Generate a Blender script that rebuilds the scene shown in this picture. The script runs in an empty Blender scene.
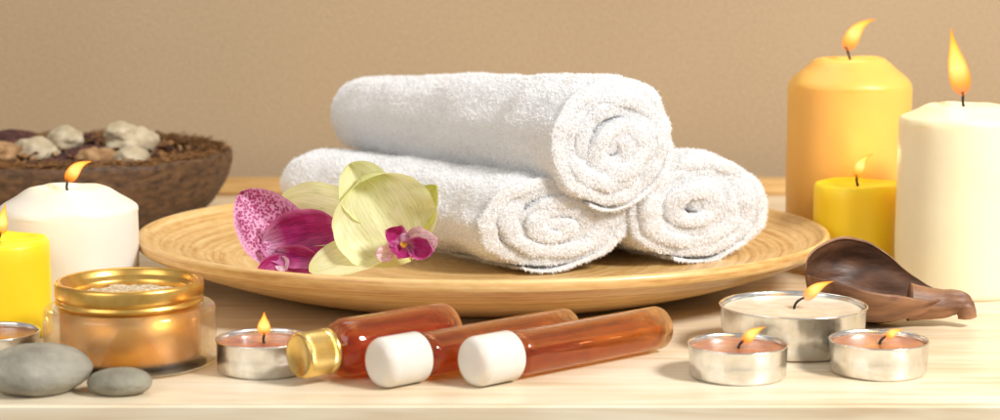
import bpy, math, random, bmesh
import numpy as np
from mathutils import Vector, Matrix, noise
random.seed(4); np.random.seed(4)
S=0.01
scene=bpy.context.scene
col=scene.collection
scene.view_settings.view_transform='Standard'
scene.view_settings.look='None'
scene.view_settings.exposure=0

# ---------------------------------------------------------------- helpers
def link(o): col.objects.link(o); return o
def thing(name,loc,label,cat,group=None,rot=None):
    o=bpy.data.objects.new(name,None); o.empty_display_size=0.01
    o.location=Vector(loc)*S
    if rot is not None: o.rotation_euler=rot
    o["label"]=label; o["category"]=cat
    if group: o["group"]=group
    return link(o)
def mesh(name,v,f,mat,parent=None,loc=(0,0,0),smooth=True,uv=None,mats=None,fm=None):
    me=bpy.data.meshes.new(name)
    me.from_pydata([tuple(float(c)*S for c in p) for p in v],[],[tuple(int(i) for i in q) for q in f])
    if mats:
        for m in mats: me.materials.append(m)
        if fm is not None: me.polygons.foreach_set('material_index',fm)
    else: me.materials.append(mat)
    if smooth: me.polygons.foreach_set('use_smooth',[True]*len(me.polygons))
    if uv is not None:
        l=me.uv_layers.new(name='UVMap')
        idx=np.empty(len(me.loops),dtype=np.int32); me.loops.foreach_get('vertex_index',idx)
        l.data.foreach_set('uv',np.asarray(uv,dtype=np.float32)[idx].ravel())
    me.update()
    o=bpy.data.objects.new(name,me); o.location=Vector(loc)*S
    if parent: o.parent=parent
    return link(o)
def lab(o,label,cat,group=None):
    o["label"]=label;o["category"]=cat
    if group:o["group"]=group
    return o
def lathe(prof,seg=96,rmod=None):
    v=[];f=[];rows=[]
    for k,(r,z) in enumerate(prof):
        if r<=1e-6:
            rows.append([len(v)]); v.append((0,0,z))
        else:
            row=[]
            for i in range(seg):
                a=2*math.pi*i/seg
                rr,zz=(r,z) if rmod is None else rmod(r,z,a,k)
                row.append(len(v)); v.append((rr*math.cos(a),rr*math.sin(a),zz))
            rows.append(row)
    for a,b in zip(rows[:-1],rows[1:]):
        if len(a)==1 and len(b)==1: continue
        for i in range(seg):
            j=(i+1)%seg
            if len(a)==1: f.append((a[0],b[j],b[i]))
            elif len(b)==1: f.append((a[i],a[j],b[0]))
            else: f.append((a[i],a[j],b[j],b[i]))
    return v,f
def smoothprof(pts,n=6):
    out=[];P=[pts[0]]+list(pts)+[pts[-1]]
    for i in range(1,len(P)-2):
        p0,p1,p2,p3=P[i-1],P[i],P[i+1],P[i+2]
        for k in range(n):
            t=k/n
            q=[0.5*((2*p1[c])+(-p0[c]+p2[c])*t+(2*p0[c]-5*p1[c]+4*p2[c]-p3[c])*t*t+(-p0[c]+3*p1[c]-3*p2[c]+p3[c])*t**3) for c in range(len(p1))]
            out.append(tuple(q))
    out.append(tuple(pts[-1])); return out
def tube(pts,rads,seg=10):
    v=[];f=[]
    n=len(pts);P=[Vector(p) for p in pts]
    up=Vector((0.13,1,0.07)).normalized()
    for i in range(n):
        t=(P[min(i+1,n-1)]-P[max(i-1,0)]).normalized()
        x=up.cross(t).normalized(); y=t.cross(x)
        for k in range(seg):
            a=2*math.pi*k/seg
            v.append(tuple(P[i]+rads[i]*(math.cos(a)*x+math.sin(a)*y)))
    for i in range(n-1):
        for k in range(seg):
            j=(k+1)%seg
            f.append((i*seg+k,i*seg+j,(i+1)*seg+j,(i+1)*seg+k))
    f.append(tuple(range(seg))[::-1]); f.append(tuple((n-1)*seg+k for k in range(seg)))
    return v,f
def fbm(p,sc,o=4):
    return noise.fractal(Vector(p)*sc,1.0,2.0,o)

# ---------------------------------------------------------------- materials
def newmat(name):
    m=bpy.data.materials.new(name); m.use_nodes=True
    nt=m.node_tree; b=nt.nodes['Principled BSDF']
    return m,nt,b
def N(nt,t,**k):
    n=nt.nodes.new(t)
    for a,b in k.items():
        if a in n.inputs.keys(): n.inputs[a].default_value=b
        else: setattr(n,a,b)
    return n
def coord(nt,scale=(1,1,1),src='Object'):
    tc=N(nt,'ShaderNodeTexCoord'); mp=N(nt,'ShaderNodeMapping')
    mp.inputs['Scale'].default_value=scale
    nt.links.new(tc.outputs[src],mp.inputs['Vector']); return mp.outputs['Vector']
def ramp(nt,fac,stops):
    r=N(nt,'ShaderNodeValToRGB'); e=r.color_ramp.elements
    while len(e)<len(stops): e.new(0.5)
    for i,(p,c) in enumerate(stops):
        e[i].position=p; e[i].color=(c[0],c[1],c[2],1)
    nt.links.new(fac,r.inputs['Fac']); return r.outputs['Color']
def bump(nt,b,h,strength,dist):
    n=N(nt,'ShaderNodeBump'); n.inputs['Strength'].default_value=strength; n.inputs['Distance'].default_value=dist
    nt.links.new(h,n.inputs['Height']); nt.links.new(n.outputs['Normal'],b.inputs['Normal']); return n
def srgb(r,g,b):
    f=lambda c:((c/255+0.055)/1.055)**2.4 if c>10 else c/255/12.92
    return (f(r),f(g),f(b))
def noisy(name,c1,c2,scale=80,rough=0.6,bs=0.3,bd=0.001,metal=0,detail=6,sc=(1,1,1),sss=0,ssr=(1,.6,.3),ssscale=0.01,bscale=None,src='Object'):
    m,nt,b=newmat(name)
    v=coord(nt,sc,src)
    n=N(nt,'ShaderNodeTexNoise'); n.inputs['Scale'].default_value=scale; n.inputs['Detail'].default_value=detail
    nt.links.new(v,n.inputs['Vector'])
    nt.links.new(ramp(nt,n.outputs['Fac'],[(0.3,c1),(0.7,c2)]),b.inputs['Base Color'])
    b.inputs['Roughness'].default_value=rough; b.inputs['Metallic'].default_value=metal
    if bs:
        n2=n
        if bscale:
            n2=N(nt,'ShaderNodeTexNoise'); n2.inputs['Scale'].default_value=bscale; n2.inputs['Detail'].default_value=4
            nt.links.new(v,n2.inputs['Vector'])
        bump(nt,b,n2.outputs['Fac'],bs,bd)
    if sss:
        b.inputs['Subsurface Weight'].default_value=sss
        b.inputs['Subsurface Radius'].default_value=ssr
        b.inputs['Subsurface Scale'].default_value=ssscale
    return m
def add_translucent(m,nt,b,colsock,fac):
    out=nt.nodes['Material Output']; tr=N(nt,'ShaderNodeBsdfTranslucent'); ms=N(nt,'ShaderNodeMixShader')
    ms.inputs[0].default_value=fac
    if isinstance(colsock,tuple): tr.inputs['Color'].default_value=colsock
    else: nt.links.new(colsock,tr.inputs['Color'])
    nt.links.new(b.outputs[0],ms.inputs[1]); nt.links.new(tr.outputs[0],ms.inputs[2]); nt.links.new(ms.outputs[0],out.inputs['Surface'])

m_towel,nt,b=newmat('terry_cotton')
v=coord(nt)
n=N(nt,'ShaderNodeTexNoise',Scale=700.0,Detail=2.0); nt.links.new(v,n.inputs['Vector'])
cc=ramp(nt,n.outputs['Fac'],[(0.3,(0.96,0.965,0.98)),(0.6,(0.985,0.99,0.995))])
nt.links.new(cc,b.inputs['Base Color'])
b.inputs['Roughness'].default_value=0.95
b.inputs['Specular IOR Level'].default_value=0.1
add_translucent(m_towel,nt,b,cc,0.38)

def bamboo(name):
    m,nt,b=newmat(name)
    tc=N(nt,'ShaderNodeTexCoord'); sp=N(nt,'ShaderNodeSeparateXYZ'); nt.links.new(tc.outputs['Object'],sp.inputs[0])
    sy=N(nt,'ShaderNodeMath',operation='MULTIPLY'); nt.links.new(sp.outputs[1],sy.inputs[0]); sy.inputs[1].default_value=1/0.87
    cx=N(nt,'ShaderNodeCombineXYZ'); nt.links.new(sp.outputs[0],cx.inputs[0]); nt.links.new(sy.outputs[0],cx.inputs[1])
    ln=N(nt,'ShaderNodeVectorMath',operation='LENGTH'); nt.links.new(cx.outputs[0],ln.inputs[0])
    at=N(nt,'ShaderNodeMath',operation='ARCTAN2'); nt.links.new(sy.outputs[0],at.inputs[0]); nt.links.new(sp.outputs[0],at.inputs[1])
    c2=N(nt,'ShaderNodeCombineXYZ')
    r2=N(nt,'ShaderNodeMath',operation='MULTIPLY'); nt.links.new(ln.outputs['Value'],r2.inputs[0]); r2.inputs[1].default_value=480
    a2=N(nt,'ShaderNodeMath',operation='MULTIPLY'); nt.links.new(at.outputs[0],a2.inputs[0]); a2.inputs[1].default_value=1.2
    nt.links.new(r2.outputs[0],c2.inputs[0]); nt.links.new(a2.outputs[0],c2.inputs[1])
    z2=N(nt,'ShaderNodeMath',operation='MULTIPLY'); nt.links.new(sp.outputs[2],z2.inputs[0]); z2.inputs[1].default_value=560
    nt.links.new(z2.outputs[0],c2.inputs[2])
    n=N(nt,'ShaderNodeTexNoise',Scale=1.0,Detail=2.0); nt.links.new(c2.outputs[0],n.inputs['Vector'])
    c3=N(nt,'ShaderNodeVectorMath',operation='MULTIPLY'); nt.links.new(c2.outputs[0],c3.inputs[0]); c3.inputs[1].default_value=(0.8,14,1)
    n3=N(nt,'ShaderNodeTexNoise',Scale=1.0,Detail=3.0); nt.links.new(c3.outputs[0],n3.inputs['Vector'])
    mx=N(nt,'ShaderNodeMath',operation='ADD'); nt.links.new(n.outputs['Fac'],mx.inputs[0])
    h=N(nt,'ShaderNodeMath',operation='MULTIPLY'); nt.links.new(n3.outputs['Fac'],h.inputs[0]); h.inputs[1].default_value=0.5
    nt.links.new(h.outputs[0],mx.inputs[1])
    hh=N(nt,'ShaderNodeMath',operation='MULTIPLY'); nt.links.new(mx.outputs[0],hh.inputs[0]); hh.inputs[1].default_value=0.667
    nt.links.new(ramp(nt,hh.outputs[0],[(0.34,srgb(194,142,78)),(0.45,srgb(216,172,106)),(0.56,srgb(228,188,125)),(0.68,srgb(237,206,150))]),b.inputs['Base Color'])
    b.inputs['Roughness'].default_value=0.38
    b.inputs['Coat Weight'].default_value=0.2; b.inputs['Coat Roughness'].default_value=0.22
    bump(nt,b,hh.outputs[0],0.2,0.0005)
    return m
m_bamboo=bamboo('bamboo')

def wood(name,c1,c2,c3,stretch=(1.2,16,16),scale=10,rough=0.5,bs=0.25):
    m,nt,b=newmat(name)
    v=coord(nt,stretch)
    n=N(nt,'ShaderNodeTexNoise',Scale=float(scale),Detail=8.0,Distortion=0.6); nt.links.new(v,n.inputs['Vector'])
    v2=coord(nt,(1,2,2)); n2=N(nt,'ShaderNodeTexNoise',Scale=9.0,Detail=3.0); nt.links.new(v2,n2.inputs['Vector'])
    ad=N(nt,'ShaderNodeMath',operation='ADD'); nt.links.new(n.outputs['Fac'],ad.inputs[0]); nt.links.new(n2.outputs['Fac'],ad.inputs[1])
    hf=N(nt,'ShaderNodeMath',operation='MULTIPLY'); nt.links.new(ad.outputs[0],hf.inputs[0]); hf.inputs[1].default_value=0.5
    nt.links.new(ramp(nt,hf.outputs[0],[(0.36,c1),(0.48,c2),(0.60,c3)]),b.inputs['Base Color'])
    b.inputs['Roughness'].default_value=rough
    bump(nt,b,n.outputs['Fac'],bs,0.001)
    return m
m_table=wood('whitewashed_wood',srgb(206,180,142),srgb(226,207,175),srgb(236,223,197),rough=0.38,bs=0.2)
m_rail=wood('pine_wood',srgb(190,145,85),srgb(214,172,110),srgb(230,195,135),rough=0.5)

m_wall,nt,b=newmat('beige_canvas')
v=coord(nt)
n=N(nt,'ShaderNodeTexNoise',Scale=700.0,Detail=3.0); nt.links.new(v,n.inputs['Vector'])
n2=N(nt,'ShaderNodeTexNoise',Scale=3.0,Detail=2.0); nt.links.new(v,n2.inputs['Vector'])
mixf=N(nt,'ShaderNodeMix',data_type='FLOAT'); mixf.inputs[0].default_value=0.35
nt.links.new(n.outputs['Fac'],mixf.inputs[2]); nt.links.new(n2.outputs['Fac'],mixf.inputs[3])
nt.links.new(ramp(nt,mixf.outputs[0],[(0.3,srgb(164,141,110)),(0.7,srgb(202,177,144))]),b.inputs['Base Color'])
b.inputs['Roughness'].default_value=0.95
bump(nt,b,n.outputs['Fac'],0.6,0.0015)

def wax(name,c,sss=0.65,ssr=(1.0,0.72,0.42)):
    c2=tuple(x*0.94 for x in c)
    return noisy(name,c2,c,scale=45,rough=0.4,bs=0.12,bd=0.0008,sss=sss,ssr=ssr,ssscale=0.012,bscale=150)
m_waxwhite=wax('white_wax',srgb(238,233,221))
m_waxivory=wax('ivory_wax',srgb(242,229,193))
m_waxyellow=wax('yellow_wax',srgb(255,216,38),ssr=(1.0,0.88,0.25))
m_waxorange=wax('amber_yellow_wax',srgb(243,188,94),ssr=(1.0,0.8,0.45))
m_waxbrown=noisy('peach_wax',srgb(150,92,62),srgb(190,128,92),scale=120,rough=0.25,bs=0.1,sss=0.4)
m_waxlight=noisy('pale_wax',srgb(206,190,164),srgb(228,215,192),scale=120,rough=0.25,bs=0.1,sss=0.3,ssr=(1,.85,.65))
m_wick=noisy('charred_wick',(0.01,0.008,0.006),(0.05,0.03,0.02),scale=600,rough=0.9)
m_alu=noisy('aluminium',(0.72,0.71,0.69),(0.86,0.85,0.83),scale=300,rough=0.24,bs=0.18,bd=0.0004,metal=1)
m_gold=noisy('brass_cap_metal',srgb(222,184,100),srgb(238,206,134),scale=200,rough=0.26,bs=0.05,bd=0.0003,metal=1)
m_goldrim=noisy('satin_gold_collar',srgb(222,172,84),srgb(238,194,110),scale=200,rough=0.33,bs=0.05,bd=0.0003,metal=1)
m_goldcup=noisy('satin_gold',srgb(226,156,64),srgb(242,184,92),scale=90,rough=0.33,bs=0.06,bd=0.0003,metal=0.75)
m_cream=noisy('cream_salt',srgb(170,140,95),srgb(240,225,195),scale=500,rough=0.7,bs=0.8,bd=0.002)
m_capw=noisy('white_plastic',srgb(218,213,205),srgb(226,221,213),scale=60,rough=0.26,bs=0,sss=0.8,ssscale=0.008)
m_stone=noisy('grey_stone',srgb(128,123,109),srgb(172,166,150),scale=70,rough=0.8,bs=0.5,bd=0.0008,bscale=500,detail=12)
m_stone2=noisy('green_grey_stone',srgb(116,111,95),srgb(156,150,131),scale=90,rough=0.8,bs=0.5,bd=0.0008,bscale=500,detail=12)
m_pod=noisy('dried_pod_husk',srgb(88,54,35),srgb(168,120,84),scale=130,rough=0.52,bs=0.7,bd=0.002,sc=(0.25,1,1),detail=7)
m_podin=noisy('dark_pod_lining',srgb(52,31,20),srgb(108,70,46),scale=130,rough=0.5,bs=0.6,bd=0.002,sc=(0.3,1,1),detail=7)
m_coco=noisy('coconut_shell',srgb(62,42,27),srgb(122,88,57),scale=150,rough=0.6,bs=0.4,bd=0.0015,sc=(1,1,2.2),detail=9)
m_chunk=noisy('pale_pumice',srgb(172,156,126),srgb(212,198,170),scale=120,rough=0.9,bs=0.4,bd=0.002)
m_chunkb=noisy('brown_root',srgb(130,92,56),srgb(190,152,108),scale=160,rough=0.9,bs=0.6,bd=0.003)
m_chunkd=noisy('purple_dried_petal',srgb(48,26,26),srgb(104,62,52),scale=160,rough=0.9,bs=0.8,bd=0.003)
m_straw=noisy('dry_fibre',srgb(84,54,30),srgb(164,116,66),scale=300,rough=0.9)

def glass(name,c,rough=0.02,ior=1.47,thin=0.0,tint=None):
    m,nt,b=newmat(name)
    v=coord(nt); n=N(nt,'ShaderNodeTexNoise',Scale=60.0,Detail=2.0); nt.links.new(v,n.inputs['Vector'])
    nt.links.new(ramp(nt,n.outputs['Fac'],[(0.3,tuple(x*0.97 for x in c)),(0.7,c)]),b.inputs['Base Color'])
    b.inputs['Transmission Weight'].default_value=1; b.inputs['Roughness'].default_value=rough; b.inputs['IOR'].default_value=ior
    if thin>0:
        # part of the light passes straight through the wall; reflection only on the outer side of a surface
        out=nt.nodes['Material Output']; tr=N(nt,'ShaderNodeBsdfTransparent'); tr.inputs[0].default_value=(tint or c)+(1,)
        gl=N(nt,'ShaderNodeBsdfGlossy'); gl.inputs['Roughness'].default_value=0.03
        fr=N(nt,'ShaderNodeFresnel',IOR=1.6); ge=N(nt,'ShaderNodeNewGeometry')
        iv=N(nt,'ShaderNodeMath',operation='SUBTRACT'); iv.inputs[0].default_value=1; nt.links.new(ge.outputs['Backfacing'],iv.inputs[1])
        mu=N(nt,'ShaderNodeMath',operation='MULTIPLY'); nt.links.new(fr.outputs[0],mu.inputs[0]); nt.links.new(iv.outputs[0],mu.inputs[1])
        ms=N(nt,'ShaderNodeMixShader')
        nt.links.new(mu.outputs[0],ms.inputs[0]); nt.links.new(tr.outputs[0],ms.inputs[1]); nt.links.new(gl.outputs[0],ms.inputs[2])
        m2=N(nt,'ShaderNodeMixShader'); m2.inputs[0].default_value=thin
        nt.links.new(b.outputs[0],m2.inputs[1]); nt.links.new(ms.outputs[0],m2.inputs[2]); nt.links.new(m2.outputs[0],out.inputs['Surface'])
    return m
m_glass=glass('clear_glass',(1.0,0.97,0.90),ior=1.45,thin=0.66,tint=(1.0,0.96,0.88))
m_amber=glass('amber_glass',(1.0,0.80,0.52),ior=1.45,thin=0.38,tint=(0.99,0.80,0.54))
m_amberd=glass('dark_amber_glass',(0.95,0.62,0.36),ior=1.45,thin=0.38,tint=(0.94,0.62,0.36))
m_oil=glass('amber_oil',(0.98,0.66,0.30),ior=1.30,thin=0.45,tint=(0.96,0.62,0.27))
m_oild=glass('dark_oil',(0.92,0.48,0.20),ior=1.30,thin=0.45,tint=(0.90,0.46,0.18))

def flamemat():
    m=bpy.data.materials.new('candle_flame'); m.use_nodes=True; nt=m.node_tree
    for n in list(nt.nodes): nt.nodes.remove(n)
    out=N(nt,'ShaderNodeOutputMaterial'); em=N(nt,'ShaderNodeEmission')
    tc=N(nt,'ShaderNodeTexCoord'); sp=N(nt,'ShaderNodeSeparateXYZ'); nt.links.new(tc.outputs['UV'],sp.inputs[0])
    c=ramp(nt,sp.outputs[0],[(0.0,(0.5,0.10,0.01)),(0.18,(1.0,0.34,0.03)),(0.42,(1.0,0.70,0.20)),(0.72,(1.0,0.56,0.09)),(1.0,(1.0,0.24,0.01))])
    lw=N(nt,'ShaderNodeLayerWeight',Blend=0.6)
    mx=N(nt,'ShaderNodeMix',data_type='RGBA'); nt.links.new(lw.outputs['Facing'],mx.inputs[0])
    nt.links.new(c,mx.inputs[6]); mx.inputs[7].default_value=(0.95,0.20,0.004,1)
    nt.links.new(mx.outputs[2],em.inputs['Color']); em.inputs['Strength'].default_value=1.7
    tr=N(nt,'ShaderNodeBsdfTransparent'); ms=N(nt,'ShaderNodeMixShader')
    rr=N(nt,'ShaderNodeValToRGB'); e=rr.color_ramp.elements
    e[0].position=0.0;e[0].color=(0.2,0.2,0.2,1);e[1].position=0.35;e[1].color=(0.93,0.93,0.93,1)
    nt.links.new(sp.outputs[0],rr.inputs['Fac']); nt.links.new(rr.outputs['Color'],ms.inputs[0])
    nt.links.new(tr.outputs[0],ms.inputs[1]); nt.links.new(em.outputs[0],ms.inputs[2])
    nt.links.new(ms.outputs[0],out.inputs['Surface'])
    return m
m_flame=flamemat()

# ---------------------------------------------------------------- setting
def box(x0,x1,y0,y1,z0,z1,bev=0.0):
    bm=bmesh.new(); bmesh.ops.create_cube(bm,size=1)
    for q in bm.verts: q.co=Vector(((x0+x1)/2+q.co.x*(x1-x0),(y0+y1)/2+q.co.y*(y1-y0),(z0+z1)/2+q.co.z*(z1-z0)))
    if bev: bmesh.ops.bevel(bm,geom=list(bm.edges),offset=bev,segments=3,affect='EDGES')
    v=[tuple(q.co) for q in bm.verts]; f=[[q.index for q in p.verts] for p in bm.faces]; bm.free(); return v,f
v,f=box(-75,75,71.9,131,-2.6,0,0.12)
o=mesh('table_top',v,f,m_table,smooth=False); o["kind"]="structure"
v,f=box(-75,75,128.5,130.6,0,1.0,0.2)
o=mesh('wooden_rail',v,f,m_rail,smooth=False); lab(o,'thin natural pine strip lying along the table edge by the wall','wooden strip')
v,f=box(-110,110,134,135,-30,90)
o=mesh('wall',v,f,m_wall,smooth=False); o["kind"]="structure"; lab(o,'plain beige canvas-textured wall behind the table','wall')

# ---------------------------------------------------------------- plate
PC=(-0.8,96.4,0)
prof=[(9.0,0.0),(10.0,0.12),(11.6,0.48),(13.4,1.0),(15.2,1.62),(16.3,2.08),(16.64,2.26),(16.75,2.44),(16.75,2.7),(16.62,2.84),(16.42,2.8),(16.1,2.56),(15,2.12),(13,1.66),(11,1.36),(9,1.22),(5,1.15)]
v,f=lathe([(0,0)]+smoothprof(prof,5)+[(0,1.15)],160)
v=[(x,y*0.87,z) for x,y,z in v]
plate=mesh('bamboo_plate',v,f,m_bamboo,loc=PC)
lab(plate,'wide shallow bamboo dish with concentric strips holding rolled towels','plate')

# ---------------------------------------------------------------- towels
def towel(near,far,rn,rf,turns,th,seed,label,shear=0.3,cnt=110000,th0=250):
    nA=Vector(near); fA=Vector(far); ax=(fA-nA); L=ax.length; ax.normalize()
    side=Vector((ax.y,-ax.x,0)).normalized(); up=side.cross(ax)
    if up.z<0: up=-up
    rnd=np.random.RandomState(seed)
    tt=th/((rn[0]+rn[1])/2)
    ns=int(turns*130)
    th0=math.radians(th0)
    loop=[]
    na=120
    for i in range(na): loop.append((i/(na-1),0.5,1))
    for k in range(1,7):
        a=math.pi*k/7; loop.append((1,0.5*math.cos(a),math.sin(a)))
    for i in range(24): loop.append((1-i/23,-0.5,-1))
    for k in range(1,7):
        a=math.pi*k/7; loop.append((0,-0.5*math.cos(a),-math.sin(a)))
    nl=len(loop); V=[]
    for s in range(ns+1):
        u=s/ns
        ang=th0+u*turns*2*math.pi
        rc=1.0-tt*0.5-u*turns*tt*0.94
        rc=max(rc,0.05)
        lip=0.24*fbm((math.cos(ang)*1.5*rc+seed,math.sin(ang)*1.5*rc,u*turns*0.7),1.0,3)
        lip+=0.06*math.sin(u*17+seed)
        pin=1.0+0.2*fbm((u*20+seed,3,7),1.0,2)
        endt=min(1,u*10+0.02,(1-u)*30+0.3)
        wob=fbm((math.cos(ang)*1.1*rc+seed*3,math.sin(ang)*1.1*rc,seed+rc),1.9,2)
        wob2=fbm((math.cos(ang)*1.1+seed*3,math.sin(ang)*1.1,rc*1.2),1.3,3)
        offx=0.14*fbm((rc*1.6+seed,1,2),1.3,2)*(1-rc)*2
        offz=0.14*fbm((rc*1.6+seed,5,8),1.3,2)*(1-rc)*2
        for (a,t,k) in loop:
            if k==1 or k==-1: x=0.3+a*(L-0.6)
            elif a==0: x=0.3-0.14*abs(k)
            else: x=L-0.3+0.3*abs(k)
            e=1-a
            x-=lip*e*(1 if a<0.5 else 0)
            x+=(-0.22*(1-rc)+0.10)*(1-a)**3
            edge=min(1,0.90+min(a,1-a)*5)
            r=rc+t*tt*1.34*pin*endt*(edge if k==1 else 1)
            if k==1 and u<1.1/turns: r*=0.92+0.08*min(1,(min(a,1-a)*9+0.35))
            w=0.06*(wob2*(1-a*0.5)+0.6*fbm((math.cos(ang)+seed,math.sin(ang),a*2.2),1.2,2))+0.18*wob*(1-rc)
            r=r*(1+w)
            hx=rn[0]*(1-a)+rf[0]*a; hz=rn[1]*(1-a)+rf[1]*a
            y=(r*math.cos(ang)+offx)*hx; z=(r*math.sin(ang)+offz)*hz
            x-=shear*y*(1-a)**2
            p=nA+ax*x+side*y+up*z
            if k==1:
                n1=fbm(tuple(p),2.6,3)*0.035+fbm(tuple(p),0.4,3)*0.18
                p+= (side*math.cos(ang)+up*math.sin(ang))*n1
            V.append(p)
    F=[]
    for s in range(ns):
        for i in range(nl):
            j=(i+1)%nl
            F.append((s*nl+i,s*nl+j,(s+1)*nl+j,(s+1)*nl+i))
    V=np.array([tuple(p) for p in V]); FQ=np.array(F)
    a=V[FQ[:,0]];bq=V[FQ[:,1]];c=V[FQ[:,2]];d=V[FQ[:,3]]
    nr=np.cross(c-a,d-bq); ar=np.linalg.norm(nr,axis=1)+1e-9; nr=nr/ar[:,None]
    srow=np.repeat(np.arange(ns),nl); li=np.tile(np.arange(nl),ns)
    outer=(srow<ns/turns*1.03)&(li<na)
    lipm=((li<8)|(li>=na+24+6))
    w=ar*np.where(outer,1.0,np.where(lipm,1.5,0.0))
    pick=rnd.choice(len(w),cnt,p=w/w.sum())
    r1=rnd.rand(cnt,1); r2=rnd.rand(cnt,1)
    pt=(a[pick]*(1-r1)+bq[pick]*r1)*(1-r2)+(d[pick]*(1-r1)+c[pick]*r1)*r2
    nn=nr[pick]
    cen=np.array(tuple(nA)); axn=np.array(tuple(ax))
    rel=pt-cen; rel=rel-np.outer(rel@axn,axn)
    sgn=np.sign((nn*rel).sum(1)); om=outer[pick]
    nn=nn*(np.sign(np.median(sgn[om])) if om.any() else 1)
    dirv=nn+rnd.normal(0,0.6,(cnt,3)); dirv/=np.linalg.norm(dirv,axis=1)[:,None]
    tang=np.cross(dirv,rnd.normal(0,1,(cnt,3))); tang/=np.linalg.norm(tang,axis=1)[:,None]+1e-9
    hgt=rnd.uniform(0.05,0.15,(cnt,1)); wd=rnd.uniform(0.011,0.021,(cnt,1))
    bend=rnd.normal(0,0.025,(cnt,3))
    p0=pt-tang*wd-nn*0.03; p1=pt+tang*wd-nn*0.03
    p2=pt+dirv*hgt*0.6+tang*wd*1.1; p3=pt+dirv*hgt*0.6-tang*wd*1.1
    p4=pt+dirv*hgt+bend
    n0=len(V)
    TV=np.stack([p0,p1,p2,p3,p4],1).reshape(-1,3)
    ib=n0+np.arange(cnt)*5
    tf=[(i,i+1,i+2,i+3) for i in ib]+[(i+3,i+2,i+4) for i in ib]
    allV=np.vstack([V,TV])
    org=np.array([near[0],near[1],0.0])
    o=mesh('rolled_towel',allV-org,F+tf,m_towel,loc=tuple(org))
    lab(o,label,'towel','rolled white towels stacked on the plate')
    return o
towel((2.6,92.6,3.5),(-9.7,106.6,3.75),(3.95,2.4),(3.1,1.95),5.3,0.60,1,'white terry towel rolled up, flattened under another towel on the plate',0.42)
towel((9.6,94.6,3.95),(1.4,107.6,3.9),(4.0,2.8),(3.3,2.5),5.3,0.62,2,'white terry towel rolled up, lying on the bamboo plate',0.2)
towel((5.4,92.7,7.3),(-7.4,110.0,7.0),(3.35,3.35),(2.65,2.4),5.4,0.60,3,'white terry towel rolled up, resting on top of two others',0.30)

# ---------------------------------------------------------------- flames, wicks
def flame(parent,base,length,width,lean,bend=0.0,depthlean=0.0):
    n=22;seg=20;V=[];UV=[];F=[]
    la=math.radians(lean)
    p=Vector(base)
    pts=[]
    for i in range(n):
        t=i/(n-1)
        a=la*(0.55+0.75*t)+math.radians(bend)*math.sin(t*math.pi*1.6)
        pts.append(p.copy()); p=p+Vector((math.sin(a),depthlean*0.2,math.cos(a)))*(length/(n-1))
    for i in range(n):
        t=i/(n-1)
        r=width*0.5*(math.sin(math.pi*min(1,t**0.62))**0.9*(1-0.35*t)+0.02)
        if t>0.55: r*= (1-(t-0.55)/0.45*0.45)
        tg=(pts[min(i+1,n-1)]-pts[max(i-1,0)]).normalized()
        x=Vector((0,1,0)).cross(tg).normalized(); y=tg.cross(x)
        for k in range(seg):
            a=2*math.pi*k/seg
            V.append(tuple(pts[i]+r*(math.cos(a)*x+0.8*math.sin(a)*y))); UV.append((t,k/seg))
    for i in range(n-1):
        for k in range(seg):
            j=(k+1)%seg; F.append((i*seg+k,i*seg+j,(i+1)*seg+j,(i+1)*seg+k))
    F.append(tuple(range(seg))[::-1]); F.append(tuple((n-1)*seg+k for k in range(seg)))
    o=mesh('flame',V,F,m_flame,parent=parent,uv=UV)
    return o,pts[n//2]
def wick(parent,base,h,lean=0,r=0.07):
    a=math.radians(lean); P=[];R=[]
    for i in range(7):
        t=i/6
        P.append((base[0]+h*t*t*math.sin(a)+0.02*math.sin(t*9),base[1]+0.02*math.cos(t*7),base[2]-0.15+(h+0.15)*t*math.cos(a*t)))
        R.append(r*(1-0.2*t)*(1+0.15*math.sin(t*20)))
    v,f=tube(P,R,10)
    mesh('wick',v,f,m_wick,parent=parent); return P[-1]
def plight(loc,power,r=0.5):
    l=bpy.data.lights.new('flame_light','POINT'); l.energy=power; l.color=(1,0.62,0.25); l.shadow_soft_size=r*S
    o=bpy.data.objects.new('flame_light',l); o.location=Vector(loc)*S; link(o)

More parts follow.
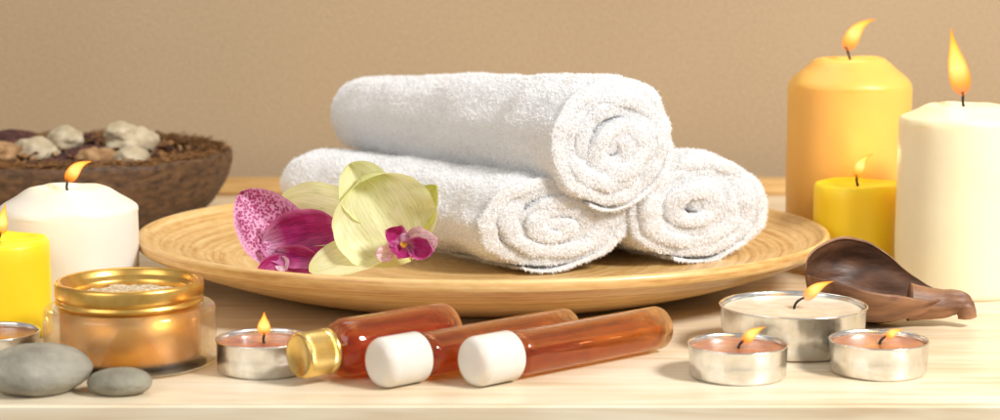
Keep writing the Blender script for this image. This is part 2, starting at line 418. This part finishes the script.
def candle(name,loc,r,zs,zt,mat,label,wl,fl,fw,lean,bend=0,power=0.03,wlean=0,seed=0,fd=0):
    e=thing(name,loc,label,'candle','lit pillar candles')
    prof=[(0,0),(r*0.97,0),(r*0.995,0.08),(r,0.3)]
    d=zt-zs
    zz0=zs-0.35
    for i in range(1,14): prof.append((r,0.3+(zz0-0.4)*i/14))
    if d>0.5:
        prof+=smoothprof([(r,zs-0.32),(r*0.995,zs-0.12),(r*0.965,zs+0.08),(r*0.88,zs+d*0.3),(r*0.74,zs+d*0.58),(r*0.62,zs+d*0.86),(r*0.52,zt),(r*0.43,zt-0.01),(r*0.36,zt-0.09),(r*0.22,zt-0.18)],3)+[(0,zt-0.22)]
    else:
        prof+= [(r,zs-0.08),(r*0.985,zs),(r*0.95,zt),(r*0.86,zt-0.02),(r*0.78,zt-0.12),(r*0.4,zt-0.16),(0,zt-0.18)]
    def rm(rr,z,a,k):
        if z>zs-0.2 and rr>0.1:
            z=z+0.07*fbm((math.cos(a)*1.2+seed,math.sin(a)*1.2,z*0.2),1.0,3)
            rr=rr*(1+0.025*fbm((math.cos(a)*1.5+seed,math.sin(a)*1.5,z+4),1.0,3))
        rr=rr*(1+0.008*fbm((math.cos(a)*2+seed,math.sin(a)*2,z*0.6),1.0,2))
        return rr,z
    v,f=lathe(prof,80,rm)
    mesh('wax_body',v,f,mat,parent=e)
    zc=zt-0.2
    tip=wick(e,(0,0,zc),wl,wlean)
    fo,mid=flame(e,(tip[0],tip[1],tip[2]-0.25*min(1,wl)),fl,fw,lean,bend,fd)
    plight((loc[0]+mid.x,loc[1]+mid.y-0.0,loc[2]+mid.z+0.3),power)
    return e
candle('pillar_candle',(18.3,104.5,0),3.22,9.3,10.55,m_waxorange,'tall amber yellow pillar candle burning behind the plate',0.85,2.4,0.9,50,-12,0.045,-20,1)
candle('pillar_candle',(17.85,99.0,0),2.16,4.62,4.72,m_waxyellow,'short bright yellow candle burning beside the plate',0.6,1.55,0.65,42,-15,0.015,-10,2)
candle('pillar_candle',(22.05,94.9,0),3.02,8.35,9.0,m_waxivory,'tall ivory pillar candle with a high flame',0.8,3.3,1.1,-12,-4,0.06,-5,3)
candle('pillar_candle',(-20.0,91.6,0),3.2,4.55,5.45,m_waxwhite,'thick white pillar candle with sloping shoulders, burning',0.6,1.6,0.65,58,-10,0.025,0,4)
candle('pillar_candle',(-21.5,84.7,0),2.15,4.05,4.15,m_waxyellow,'short bright yellow candle beside the gold jar',0.5,1.4,0.6,12,0,0.02,10,5)

# ---------------------------------------------------------------- tealights
def tealight(loc,r,h,waxm,label,lit=True,fl=1.0,fw=0.4,lean=50,wlean=20,wl=0.45,bend=0):
    e=thing('tealight_candle',loc,label,'tealight','tealight candles on the table')
    prof=[(0,0.03),(r*0.86,0.03),(r*0.90,0),(r*0.93,0.02),(r*0.965,0.12),(r*0.975,h*0.5),(r*0.985,h-0.09),(r*1.0,h-0.06),(r*1.012,h-0.01),(r*1.0,h+0.02),(r*0.975,h),(r*0.965,h-0.08),(r*0.955,h*0.5),(r*0.95,0.12),(0,0.1)]
    sd=loc[0]
    def rm(rr,z,a,k):
        rr=rr*(1+0.010*fbm((math.cos(a)*2+sd,math.sin(a)*2,z),1.0,3)) 
        if k in(4,5,6): rr=rr*(1+0.0022*math.sin(a*60))
        return rr,z
    v,f=lathe(prof,160,rm); mesh('metal_cup',v,f,m_alu,parent=e)
    zw=h-0.22
    v,f=lathe([(0,0.16),(r*0.93,0.16),(r*0.945,zw+0.05),(r*0.93,zw+0.03),(r*0.85,zw),(r*0.4,zw-0.03),(r*0.1,zw+0.02),(0,zw+0.03)],96)
    mesh('wax',v,f,waxm,parent=e)
    tip=wick(e,(0,0,zw),wl,wlean,0.06)
    if lit:
        fo,mid=flame(e,(tip[0],tip[1],tip[2]-0.12),fl,fw,lean,bend)
        plight((loc[0]+mid.x,loc[1]+mid.y,mid.z+0.2),0.004,0.3)
    return e
tealight((9.3,76.6,0),1.95,1.3,m_waxbrown,'small tealight with peach wax in a silver cup, burning',True,1.1,0.48,58,30,0.42)
tealight((14.95,77.35,0),1.95,1.3,m_waxbrown,'small tealight with peach wax in a silver cup, low flame',True,0.8,0.38,68,35,0.47)
tealight((12.2,81.8,0),3.05,1.85,m_waxlight,'large tealight with pale wax in a wide silver cup, burning',True,1.5,0.55,62,40,0.7)
tealight((-9.35,77.6,0),1.9,1.3,m_waxbrown,'small tealight with peach wax beside the oil bottles',True,0.95,0.58,2,0,0.45)
tealight((-20.6,79.4,0),1.95,1.2,m_waxbrown,'small tealight with peach wax beside the pebbles',True,0.8,0.4,5,0,0.3)

# ---------------------------------------------------------------- bottles
def orient(e,loc,d):
    Z=Vector((d[0],d[1],0)).normalized(); Y=Vector((0,0,1)); X=Y.cross(Z)
    M=Matrix((X,Y,Z)).transposed().to_4x4(); M.translation=Vector(loc)*S
    e.matrix_world=M
def arc(r0,z0,r1,z1,n=4):
    return [(r0+(r1-r0)*math.sin(math.pi/2*i/n),z0+(z1-z0)*(1-math.cos(math.pi/2*i/n))) for i in range(1,n+1)]
D=(0.753,0.657)
def liquid(parent,r,z0,z1,level,mat):
    prof=[(0,z0)]+[(r*0.5,z0),(r*0.9,z0+0.02),(r,z0+0.12)]+[(r,z0+0.12+(z1-z0-0.24)*i/20) for i in range(1,20)]+[(r,z1-0.12),(r*0.9,z1-0.02),(r*0.5,z1),(0,z1)]
    v,f=lathe(prof,72)
    v=[(x,min(y,level),z) for x,y,z in v]
    mesh('oil',v,f,mat,parent=parent)
def longbottle(loc,label,length=10.2,level=0.35):
    rc=0.98; rb=0.90
    e=thing('oil_bottle',loc,label,'bottle','oil bottles lying on the table')
    orient(e,(loc[0],loc[1],rc),D)
    cl=2.05
    prof=[(0,0)]+[(rc-0.42,0)]+arc(rc-0.42,0,rc,0.42,12)+[(rc,cl*0.5),(rc,cl-0.08),(rc-0.06,cl),(0.62,cl),(0.6,cl-0.15),(0,cl-0.15)]
    v,f=lathe(prof,96); mesh('cap',v,f,m_capw,parent=e)
    o=[(0.45,cl-0.1),(0.55,cl-0.1),(0.58,cl+0.05),(0.72,cl+0.1),(rb-0.02,cl+0.22),(rb,cl+0.4)]
    o+=[(rb,cl+0.4+(length-cl-0.75)*i/8) for i in range(1,9)]
    o+=[(rb,length-0.2),(rb-0.05,length-0.07),(rb-0.2,length),(0.3,length),(0,length-0.03)]
    ri=rb-0.12
    inn=[(0,length-0.36),(ri-0.15,length-0.36),(ri,length-0.48)]+[(ri,length-0.48-(length-cl-1.13)*i/8) for i in range(1,9)]+[(ri,cl+0.5),(ri-0.15,cl+0.33),(0.47,cl+0.2),(0.45,cl-0.1)]
    v,f=lathe(o+inn,72); mesh('glass_body',v,f,m_amber,parent=e)
    liquid(e,ri+0.006,cl+0.3,length-0.47,level,m_oil)
    return e
longbottle((-1.15,74.55,0),'slim amber oil bottle with rounded white cap, lying down',10.3,0.30)
longbottle((-4.7,74.35,0),'slim amber oil bottle with white cap, lying between two others',10.0,0.42)
e=thing('oil_bottle',(-7.5,74.9,0),'stout dark amber bottle with ribbed gold screw cap, lying down','bottle','oil bottles lying on the table')
rb=1.17
orient(e,(-7.7,74.85,rb),D)
cr=0.87;cl=1.45
prof=[(0,0.02),(cr-0.12,0.02),(cr-0.1,0.0),(cr-0.06,0.0)]+[(cr-0.01,0.06),(cr,0.14)]+[(cr,0.14+(cl-0.34)*i/8) for i in range(1,9)]+[(cr+0.03,cl-0.17),(cr+0.04,cl-0.1),(cr+0.03,cl),(0.6,cl),(0,cl-0.02)]
def ribs(rr,z,a,k):
    if 5<=k<=13: rr=rr+0.016*math.cos(a*64)
    return rr,z
v,f=lathe(prof,512,ribs); mesh('cap',v,f,m_gold,parent=e)
Lb=7.4
o=[(0.5,cl-0.05),(0.6,cl-0.03),(0.62,cl+0.12),(0.8,cl+0.25),(1.05,cl+0.45),(rb,cl+0.8)]+[(rb,cl+0.8+(Lb-cl-1.1)*i/6) for i in range(1,7)]+[(rb-0.05,Lb-0.1),(rb-0.22,Lb),(0.3,Lb),(0,Lb-0.04)]
ri=rb-0.13
inn=[(0,Lb-0.3),(ri-0.2,Lb-0.3),(ri,Lb-0.45)]+[(ri,Lb-0.45-(Lb-cl-1.45)*i/6) for i in range(1,7)]+[(ri-0.14,cl+0.6),(0.5,cl+0.3),(0.5,cl-0.05)]
v,f=lathe(o+inn,72); mesh('glass_body',v,f,m_amberd,parent=e)
liquid(e,ri+0.006,cl+0.85,Lb-0.44,0.5,m_oild)

# ---------------------------------------------------------------- jar
e=thing('cosmetic_jar',(-14.85,78.9,0),'open gold jar of bath salt in thick clear glass','jar')
R=3.43
o=[(0,0),(3.0,0),(3.28,0.02)]+[(3.4,0.1),(3.43,0.25),(R,0.8),(R,1.5),(R,2.15),(3.41,2.28),(3.35,2.37),(3.22,2.43),(2.95,2.46)]
inn=[(2.8,2.4),(2.8,0.46),(2.68,0.34),(0,0.34)]
v,f=lathe(o+inn,128); mesh('glass_shell',v,f,m_glass,parent=e)
o=[(0,0.37),(2.6,0.37),(2.74,0.49),(2.76,2.46),(2.6,2.5)]+[(2.5,2.5),(2.5,0.8),(0,0.8)]
v,f=lathe(o,128); mesh('gold_cup',v,f,m_goldcup,parent=e)
o=[(2.56,2.52),(2.88,2.5),(2.93,2.56),(2.93,2.66),(2.86,2.7),(2.86,2.76),(2.93,2.8),(2.95,2.95),(2.95,3.3),(2.92,3.4),(2.84,3.44),(2.74,3.43),(2.66,3.36),(2.62,3.2),(2.56,3.1),(2.44,3.04),(2.38,2.95),(2.38,2.7),(2.44,2.56),(2.56,2.52)]
v,f=lathe(o,128); mesh('rim',v,f,m_goldrim,parent=e)
def gr(rr,z,a,k):
    return rr,z+0.12*fbm((rr*math.cos(a),rr*math.sin(a),0),1.6,4)
v,f=lathe([(2.37,2.66)]+[(2.37*(1-i/18),2.76+0.16*(1-(1-i/18)**2)) for i in range(0,18)]+[(0,2.93)],96,gr); mesh('bath_salt',v,f,m_cream,parent=e)

# ---------------------------------------------------------------- stones
def ico(sub):
    bm=bmesh.new(); bmesh.ops.create_icosphere(bm,subdivisions=sub,radius=1)
    v=[q.co.copy() for q in bm.verts]; f=[[q.index for q in p.verts] for p in bm.faces]; bm.free(); return v,f
def rock(name,loc,rx,ry,rz,mat,label,cat,group,amp=0.05,sc=1.0,sub=5,seed=0,rotz=0,flat=True,lift=0,octv=4):
    v,f=ico(sub); out=[]
    for q in v:
        n=1+amp*noise.fractal(q*sc+Vector((seed*7.3,seed,0)),1.0,2.0,octv)
        p=q*n
        z=p.z*rz
        if flat and z<-rz*0.8: z=-rz*0.8+(z+rz*0.8)*0.2
        out.append((p.x*rx,p.y*ry,z))
    mz=min(p[2] for p in out); c,s=math.cos(rotz),math.sin(rotz)
    out=[(x*c-y*s,x*s+y*c,z-mz+lift) for x,y,z in out]
    o=mesh(name,out,f,mat,loc=loc); lab(o,label,cat,group); return o
rock('pebble',(-17.45,74.1,0),2.0,1.75,0.98,m_stone,'large smooth flat grey pebble on the table edge','stone','smooth pebbles by the jar',0.06,0.9,5,1)
rock('pebble',(-14.35,73.7,0),1.25,0.95,0.53,m_stone2,'small smooth flat grey-green pebble on the table edge','stone','smooth pebbles by the jar',0.07,0.9,5,2)

# ---------------------------------------------------------------- coconut bowl & potpourri
BC=(-24.6,115.5,0)
ZB=0.95
def rough(rr,z,a,k):
    n=fbm((math.cos(a)*2.4,math.sin(a)*2.4,z*0.7),1.0,4)
    zz=z+(0.22*fbm((math.cos(a)*3,math.sin(a)*3,5),1.0,3) if z>3.2 else 0)
    return rr*(1+0.015*n),zz*ZB
o=smoothprof([(4.4,0.0),(5.4,0.12),(7.2,0.95),(8.3,2.2),(8.8,3.5),(8.95,4.4),(8.8,4.65),(8.45,4.5),(8.1,3.8),(7.3,2.6),(5.8,1.3),(3,0.8)],6)
v,f=lathe([(0,0)]+o+[(0,0.8)],140,rough)
bt=thing('coconut_bowl',BC,'rough dark brown coconut shell bowl filled with potpourri','bowl')
mesh('shell',v,f,m_coco,parent=bt)
V=[];F=[]
for i in range(2000):
    a=random.random()*2*math.pi; r=random.uniform(7.2,8.7); z=(4.45+random.uniform(-.1,.45))*ZB
    L=random.uniform(.5,1.9); w=random.uniform(.015,.045)
    ta=a+math.pi/2+random.gauss(0,.5)
    d=Vector((math.cos(ta),math.sin(ta),random.gauss(0,.2))).normalized()
    s=Vector((0,0,1))
    c=Vector((r*math.cos(a),r*math.sin(a),z)); k=len(V); out=Vector((math.cos(a),math.sin(a),0.5))*random.uniform(-.1,.2)
    V+=[c-d*L/2-s*w,c-d*L/2+s*w,c+s*w+out,c-s*w+out,c+d*L/2+s*w*.3,c+d*L/2-s*w*.3]
    F+=[(k,k+1,k+2,k+3),(k+3,k+2,k+4,k+5)]
o=mesh('rim_fibres',V,F,m_straw,parent=bt,smooth=False); o["kind"]="stuff"
V=[];F=[]
for i in range(2800):
    a=random.random()*2*math.pi; r=7.9*math.sqrt(random.random()); z=(3.7+1.1*(1-(r/8)**2)+random.uniform(-.3,.5))*ZB
    L=random.uniform(.3,1.3); w=random.uniform(.03,.28)
    d=Vector((random.gauss(0,1),random.gauss(0,1),random.gauss(0,.35))).normalized()
    s=d.cross(Vector((random.gauss(0,.6),random.gauss(0,.6),1))).normalized()
    c=Vector((r*math.cos(a),r*math.sin(a),z)); k=len(V); b2=Vector((0,0,random.uniform(0,.2)))
    V+=[c-d*L/2-s*w*.3,c-d*L/2+s*w*.3,c+s*w+b2,c-s*w+b2,c+d*L/2+s*w*.2,c+d*L/2-s*w*.2]
    F+=[(k,k+1,k+2,k+3),(k+3,k+2,k+4,k+5)]
o=mesh('potpourri_scraps',V,F,m_straw,loc=BC,smooth=False,mats=[m_straw,m_chunkd,m_chunkb],fm=[[0,1,1,2,0][(i//2)%5] for i in range(len(F))])
lab(o,'dry brown fibres and petal scraps filling the bowl','potpourri'); o["kind"]="stuff"
G='dried potpourri pieces in the bowl'
chunks=[(-22.4,110.8,4.1,1.2,.9,.7,m_chunkb,'knobbly brown dried root piece in the bowl'),
(-26.2,112.4,4.3,1.5,1.2,.8,m_chunk,'pale rough pumice piece heaped in the bowl'),
(-24.8,113.6,4.9,1.6,1.0,.75,m_chunk,'pale rough pumice piece heaped in the bowl'),
(-23.0,111.5,4.4,1.5,1.2,.6,m_chunkd,'dark purple brown dried petal clump in the bowl'),
(-21.1,113.8,4.2,1.6,1.3,1.1,m_chunk,'pale rough pumice piece heaped in the bowl'),
(-21.6,113.3,5.5,1.2,.9,.6,m_chunk,'pale rough pumice piece heaped in the bowl'),
(-20.5,110.6,4.0,1.3,1.0,.8,m_chunk,'pale rough pumice piece heaped in the bowl'),
(-28.3,111.0,4.3,1.8,1.4,.75,m_chunkb,'knobbly brown dried root piece in the bowl'),
(-28.0,114.8,4.5,1.5,1.4,.8,m_chunkd,'dark purple brown dried petal clump in the bowl'),
(-24.6,109.2,3.9,1.3,.9,.6,m_chunkd,'dark purple brown dried petal clump in the bowl')]
for i,(x,y,z,a,b_,c,m,l) in enumerate(chunks):
    rock('potpourri_piece',(x,y,z-0.4),a,b_,c,m,l,'potpourri',G,0.22,1.5,4,i+3,random.random()*3,False,0,3)

# ---------------------------------------------------------------- dried pod
e=thing('dried_seed_pod',(16.7,86.5,0),'open dark brown dried seed pod husk with curled stem','seed pod')
nU,nV=100,80;V=[];F=[];FM=[]
def podpt(t,w,off):
    env=max(0.0,math.sin(math.pi*min(1,t**0.8)))**0.62
    Rr=1.72*env*(1-0.12*t)+0.28
    a0=-184+22*t; a1=50-48*t**1.5
    ph=math.radians(a0+(a1-a0)*w)
    edge=abs(w-0.5)*2
    n=fbm((t*2.0,ph*0.9,2),1.0,2)*0.09+0.022*math.sin(ph*9+t*2+1.6*fbm((t*2.0,ph,1),1,2))+0.05*math.exp(-((ph+1.35)/0.16)**2)
    rr=Rr*(1+n)+off*(1-0.3*edge**8)
    x=-3.25+6.0*t
    y=rr*1.15*math.cos(ph)
    z=rr*math.sin(ph)
    z+=0.10*edge**8*fbm((t*4,w,6),1,2)
    if w>0.5: z+=0.40*((w-0.5)/0.5)**1.3*math.exp(-((t-0.45)/0.28)**2)
    if w<0.3: y-=0.2*((0.3-w)/0.3)**2*math.sin(t*math.pi)
    z+=1.80-0.85*t**1.6
    return (x,y,z)
for off in(0,-0.22):
    for i in range(nU):
        for j in range(nV): V.append(podpt(i/(nU-1),j/(nV-1),off))
def id_(l,i,j): return l*nU*nV+i*nV+j
for i in range(nU-1):
    for j in range(nV-1):
        F.append((id_(0,i,j),id_(0,i+1,j),id_(0,i+1,j+1),id_(0,i,j+1)));FM.append(0)
        F.append((id_(1,i,j),id_(1,i,j+1),id_(1,i+1,j+1),id_(1,i+1,j)));FM.append(1)
    for j in(0,nV-1): F.append((id_(0,i,j),id_(1,i,j),id_(1,i+1,j),id_(0,i+1,j)));FM.append(0)
for j in range(nV-1):
    for i in(0,nU-1): F.append((id_(0,i,j),id_(0,i,j+1),id_(1,i,j+1),id_(1,i,j)));FM.append(0)
mz=min(p[2] for p in V); V=[(x,y,z-mz) for x,y,z in V]
mesh('husk',V,F,m_pod,parent=e,mats=[m_pod,m_podin],fm=FM)
pts=smoothprof([(1.3,0,1.05),(2.0,-.05,1.0),(2.7,-.15,1.0),(3.2,-.25,1.08),(3.55,-.3,1.0),(3.75,-.35,.7),(3.8,-.35,.42)],8)
nn_=len(pts)-1
rad=[0.85-0.44*min(1,i/nn_*1.4)+0.06*math.exp(-((i/nn_-0.66)/0.12)**2) for i in range(nn_+1)]
v,f=tube(pts,rad,34)
v=[tuple(Vector(p)+Vector((0,0.08*fbm((p[0]*0.4,p[1]*3,p[2]*3),1,2),0.08*fbm((p[0]*0.4,p[1]*3,p[2]*3+9),1,2)))) for p in v]
mesh('stem',v,f,m_pod,parent=e)

# ---------------------------------------------------------------- orchids
def petalmat(name,c1,c2,cv,vein=0.5,spots=None,base=None,tl=0.35):
    m,nt,b=newmat(name)
    tc=N(nt,'ShaderNodeTexCoord'); sp=N(nt,'ShaderNodeSeparateXYZ'); nt.links.new(tc.outputs['UV'],sp.inputs[0])
    mp=N(nt,'ShaderNodeMapping'); mp.inputs['Scale'].default_value=(1.6,22,1); nt.links.new(tc.outputs['UV'],mp.inputs['Vector'])
    n=N(nt,'ShaderNodeTexNoise',Scale=1.6,Detail=2.0,Distortion=0.4); nt.links.new(mp.outputs[0],n.inputs['Vector'])
    c=ramp(nt,sp.outputs[0],[(0.05,base or c2),(0.3,c1),(0.85,c1),(1.0,c2)])
    vv=N(nt,'ShaderNodeValToRGB'); e=vv.color_ramp.elements; e[0].position=0.43;e[0].color=(0,0,0,1);e[1].position=0.5;e[1].color=(vein,)*3+(1,)
    e2=vv.color_ramp.elements.new(0.57); e2.color=(0,0,0,1)
    nt.links.new(n.outputs['Fac'],vv.inputs['Fac'])
    mx=N(nt,'ShaderNodeMix',data_type='RGBA'); nt.links.new(vv.outputs['Color'],mx.inputs[0]); nt.links.new(c,mx.inputs[6]); mx.inputs[7].default_value=cv+(1,)
    outc=mx.outputs[2]
    if spots:
        vo=N(nt,'ShaderNodeTexVoronoi',Scale=820.0); nt.links.new(coord(nt),vo.inputs['Vector'])
        r2=N(nt,'ShaderNodeValToRGB'); e=r2.color_ramp.elements; e[0].position=0.42;e[0].color=(0.9,0.9,0.9,1);e[1].position=0.66;e[1].color=(0,0,0,1)
        nt.links.new(vo.outputs['Distance'],r2.inputs['Fac'])
        m2=N(nt,'ShaderNodeMix',data_type='RGBA'); nt.links.new(r2.outputs['Color'],m2.inputs[0]); nt.links.new(outc,m2.inputs[6]); m2.inputs[7].default_value=spots+(1,)
        outc=m2.outputs[2]
    s1=N(nt,'ShaderNodeMath',operation='SUBTRACT'); nt.links.new(sp.outputs[1],s1.inputs[0]); s1.inputs[1].default_value=0.5
    s2=N(nt,'ShaderNodeMath',operation='ABSOLUTE'); nt.links.new(s1.outputs[0],s2.inputs[0])
    er=N(nt,'ShaderNodeValToRGB'); e=er.color_ramp.elements; e[0].position=0.36;e[0].color=(0,0,0,1);e[1].position=0.5;e[1].color=(0.7,0.7,0.7,1)
    nt.links.new(s2.outputs[0],er.inputs['Fac'])
    m3=N(nt,'ShaderNodeMix',data_type='RGBA'); nt.links.new(er.outputs['Color'],m3.inputs[0]); nt.links.new(outc,m3.inputs[6]); m3.inputs[7].default_value=c2+(1,)
    outc=m3.outputs[2]
    nt.links.new(outc,b.inputs['Base Color'])
    b.inputs['Roughness'].default_value=0.5
    bump(nt,b,n.outputs['Fac'],0.25,0.0005)
    add_translucent(m,nt,b,outc,tl)
    return m
m_pc=petalmat('cream_petal',srgb(244,243,200),srgb(236,239,176),srgb(206,212,126),0.65,tl=0.36)
m_ps=petalmat('green_yellow_petal',srgb(230,230,134),srgb(210,214,100),srgb(182,188,84),0.6,tl=0.36)
m_pm=petalmat('magenta_petal',srgb(184,44,124),srgb(224,130,190),srgb(120,8,76),0.85,base=srgb(238,190,220))
m_pp=petalmat('spotted_pink_petal',srgb(232,170,212),srgb(236,176,216),srgb(196,80,150),0.4,spots=srgb(164,26,104))
m_pw=petalmat('white_pink_petal',srgb(250,232,238),srgb(240,200,220),srgb(190,50,130),0.75)
m_py=petalmat('yellow_lip',srgb(240,196,60),srgb(224,150,50),srgb(160,40,60),0.8)
def petal(parent,base,ang,L,W,mat,fwd=0.0,bend=0.5,cup=0.35,rnd=2.0,peak=0.55,roll=0,name='petal',seed=0,ruf=1.0):
    nu,nv=34,21;V=[];UV=[];F=[]
    a=math.radians(ang); fw=math.radians(fwd)
    d=Vector((math.cos(a)*math.cos(fw),-math.sin(fw),math.sin(a)*math.cos(fw)))
    side=Vector((-math.sin(a),0,math.cos(a))); nrm=side.cross(d).normalized()
    if nrm.y>0: nrm=-nrm
    side=Matrix.Rotation(math.radians(roll),3,d)@side; nrm=Matrix.Rotation(math.radians(roll),3,d)@nrm
    b0=Vector(base)
    for i in range(nu):
        uu=i/(nu-1); u=1-(1-uu)**1.5
        if u<peak: q=(peak-u)/peak; w=W*(max(0,1-q**1.9))**0.62
        else: q=(u-peak)/(1-peak); w=W*(max(0,1-q**rnd))**(1/rnd)
        w=max(w,0.06 if u<0.5 else 0.01)
        w*=1+0.05*ruf*fbm((u*5,seed,3),1,2)
        for j in range(nv):
            v_=-1+2*j/(nv-1)
            p=b0+d*L*u+side*w*v_
            p+=nrm*(cup*W*v_*v_*0.6*(0.3+w/W*0.7) - bend*(u**2)*L*0.35)
            p+=nrm*0.26*W*ruf*fbm((u*2.2+seed,v_*1.2,seed*1.7),1.0,2)*(0.2+abs(v_))
            p+=nrm*-0.07*W*math.exp(-(v_*5)**2)
            V.append(p);UV.append((u,v_*0.5+0.5))
    for i in range(nu-1):
        for j in range(nv-1): F.append((i*nv+j,(i+1)*nv+j,(i+1)*nv+j+1,i*nv+j+1))
    o=mesh(name,V,F,mat,parent=parent,uv=UV)
    return o
def column(parent,base,mat,s=1):
    pts=[(base[0],base[1]+.3,base[2]+.1*s),(base[0],base[1],base[2]),(base[0]+.05,base[1]-.35*s,base[2]-.12*s),(base[0]+.08,base[1]-.6*s,base[2]-.3*s)]
    p=smoothprof(pts,5); r=[(0.16+0.14*math.sin(math.pi*i/(len(p)-1)))*s for i in range(len(p))]
    v,f=tube(p,r,14); mesh('column',v,f,mat,parent=parent)
e=thing('orchid_flower',(-4.6,86.9,2.1),'cream yellow orchid bloom with magenta lip, lying on the plate','orchid','orchid blooms on the plate')
c=(0,0,2.05)
petal(e,(c[0]-.7,c[1]+.6,c[2]+.1),116,3.1,1.2,m_pc,fwd=-5,bend=-.3,cup=1.1,rnd=1.8,seed=1,name='sepal',roll=14,ruf=.8)
petal(e,(c[0]-.6,c[1]+.8,c[2]-.3),165,5.2,1.5,m_pc,fwd=-12,bend=.4,cup=.7,rnd=2.0,seed=2,roll=30,ruf=.9)
petal(e,(c[0]+.7,c[1]+.1,c[2]-1.25),122,4.1,2.35,m_pc,fwd=10,bend=.6,cup=.6,rnd=2.3,peak=.55,seed=3,ruf=.9)
petal(e,(c[0]+.4,c[1]+.3,c[2]-.5),56,3.0,0.75,m_ps,fwd=5,bend=-.5,cup=1.0,rnd=1.7,seed=4,roll=-25,name='sepal',ruf=.8)
petal(e,(c[0]+.2,c[1]+.0,c[2]-.8),190,4.1,0.95,m_pc,fwd=12,bend=.2,cup=.8,rnd=1.9,seed=5,roll=45,name='sepal',ruf=.8)
column(e,(c[0]+.35,c[1]-.2,c[2]-.15),m_pw,0.9)
petal(e,(c[0]+.45,c[1]-.45,c[2]-.25),150,1.25,0.5,m_pm,fwd=30,bend=-.6,cup=.9,rnd=1.7,seed=7,name='lip',ruf=1.5)
petal(e,(c[0]+.5,c[1]-.45,c[2]-.45),14,1.75,0.7,m_pw,fwd=25,bend=-.5,cup=.9,rnd=1.8,seed=8,name='lip',ruf=1.5)
petal(e,(c[0]+.55,c[1]-.6,c[2]-.5),352,1.5,0.5,m_pm,fwd=30,bend=-.4,cup=.9,rnd=1.7,seed=12,name='lip',ruf=2)
petal(e,(c[0]+.4,c[1]-.55,c[2]-.5),245,1.0,0.6,m_pm,fwd=45,bend=-.6,cup=.8,rnd=1.6,seed=9,name='lip',ruf=1.5)
petal(e,(c[0]+.0,c[1]-.6,c[2]-.8),185,1.0,0.38,m_pw,fwd=30,bend=-.4,cup=.8,seed=13,name='lip',ruf=1.5)
petal(e,(c[0]+.42,c[1]-.75,c[2]-.35),265,0.4,0.16,m_py,fwd=55,bend=0,cup=.6,seed=10,name='lip')
e=thing('orchid_flower',(-9.55,87.8,2.0),'small magenta orchid bloom with white spotted petals on the plate','orchid','orchid blooms on the plate')
c=(0,0,1.9)
petal(e,(c[0]+.75,c[1]+.2,c[2]-1.5),128,4.3,1.5,m_pp,fwd=6,bend=.3,cup=.55,rnd=1.8,peak=.5,seed=21,roll=8,ruf=.7)
petal(e,(c[0]-1.0,c[1]-.1,c[2]-.5),12,3.6,1.35,m_pm,fwd=10,bend=.35,cup=.7,rnd=2.0,peak=.58,seed=23,roll=0,ruf=1.2)
petal(e,(c[0]-.4,c[1]-.2,c[2]-.8),345,2.4,0.75,m_pm,fwd=20,bend=.3,cup=.8,rnd=1.7,seed=24,roll=10,ruf=1.2)
petal(e,(c[0]+.2,c[1]-.3,c[2]-1.0),200,1.7,0.42,m_pm,fwd=25,bend=-.4,cup=.8,rnd=1.6,seed=25,name='lip')
petal(e,(c[0]-.2,c[1]-.4,c[2]-1.05),310,0.8,0.35,m_pw,fwd=35,bend=-.5,cup=.8,seed=26,name='lip')

# ---------------------------------------------------------------- light
w=bpy.data.worlds.new('World'); scene.world=w; w.use_nodes=True
bg=w.node_tree.nodes['Background']; bg.inputs[0].default_value=(1.0,0.98,0.95,1); bg.inputs[1].default_value=0.38
def area(name,loc,target,size,power,colr,sy=None):
    l=bpy.data.lights.new(name,'AREA'); l.energy=power; l.color=colr; l.size=size*S
    if sy: l.shape='RECTANGLE'; l.size_y=sy*S
    o=bpy.data.objects.new(name,l); o.location=Vector(loc)*S
    o.rotation_euler=(Vector(target)-Vector(loc)).to_track_quat('-Z','Y').to_euler(); link(o)
area('key_lamp',(66,36,64),(2,92,2),20,13.2,(1,0.985,0.96))
area('fill_lamp',(-60,20,45),(-4,90,2),50,2.6,(1,0.96,0.91))
area('back_lamp',(-15,118,75),(-10,134,14),40,1.4,(1,0.94,0.85))

# ---------------------------------------------------------------- camera
cam=bpy.data.cameras.new('Camera'); co=bpy.data.objects.new('Camera',cam); link(co)
co.location=(0,0,17.6*S); co.rotation_euler=(math.radians(90-8.2),0,0)
cam.lens=72; cam.sensor_width=36; cam.clip_start=0.01; cam.clip_end=50
cam.dof.use_dof=True; cam.dof.focus_distance=0.86; cam.dof.aperture_fstop=12
scene.camera=co
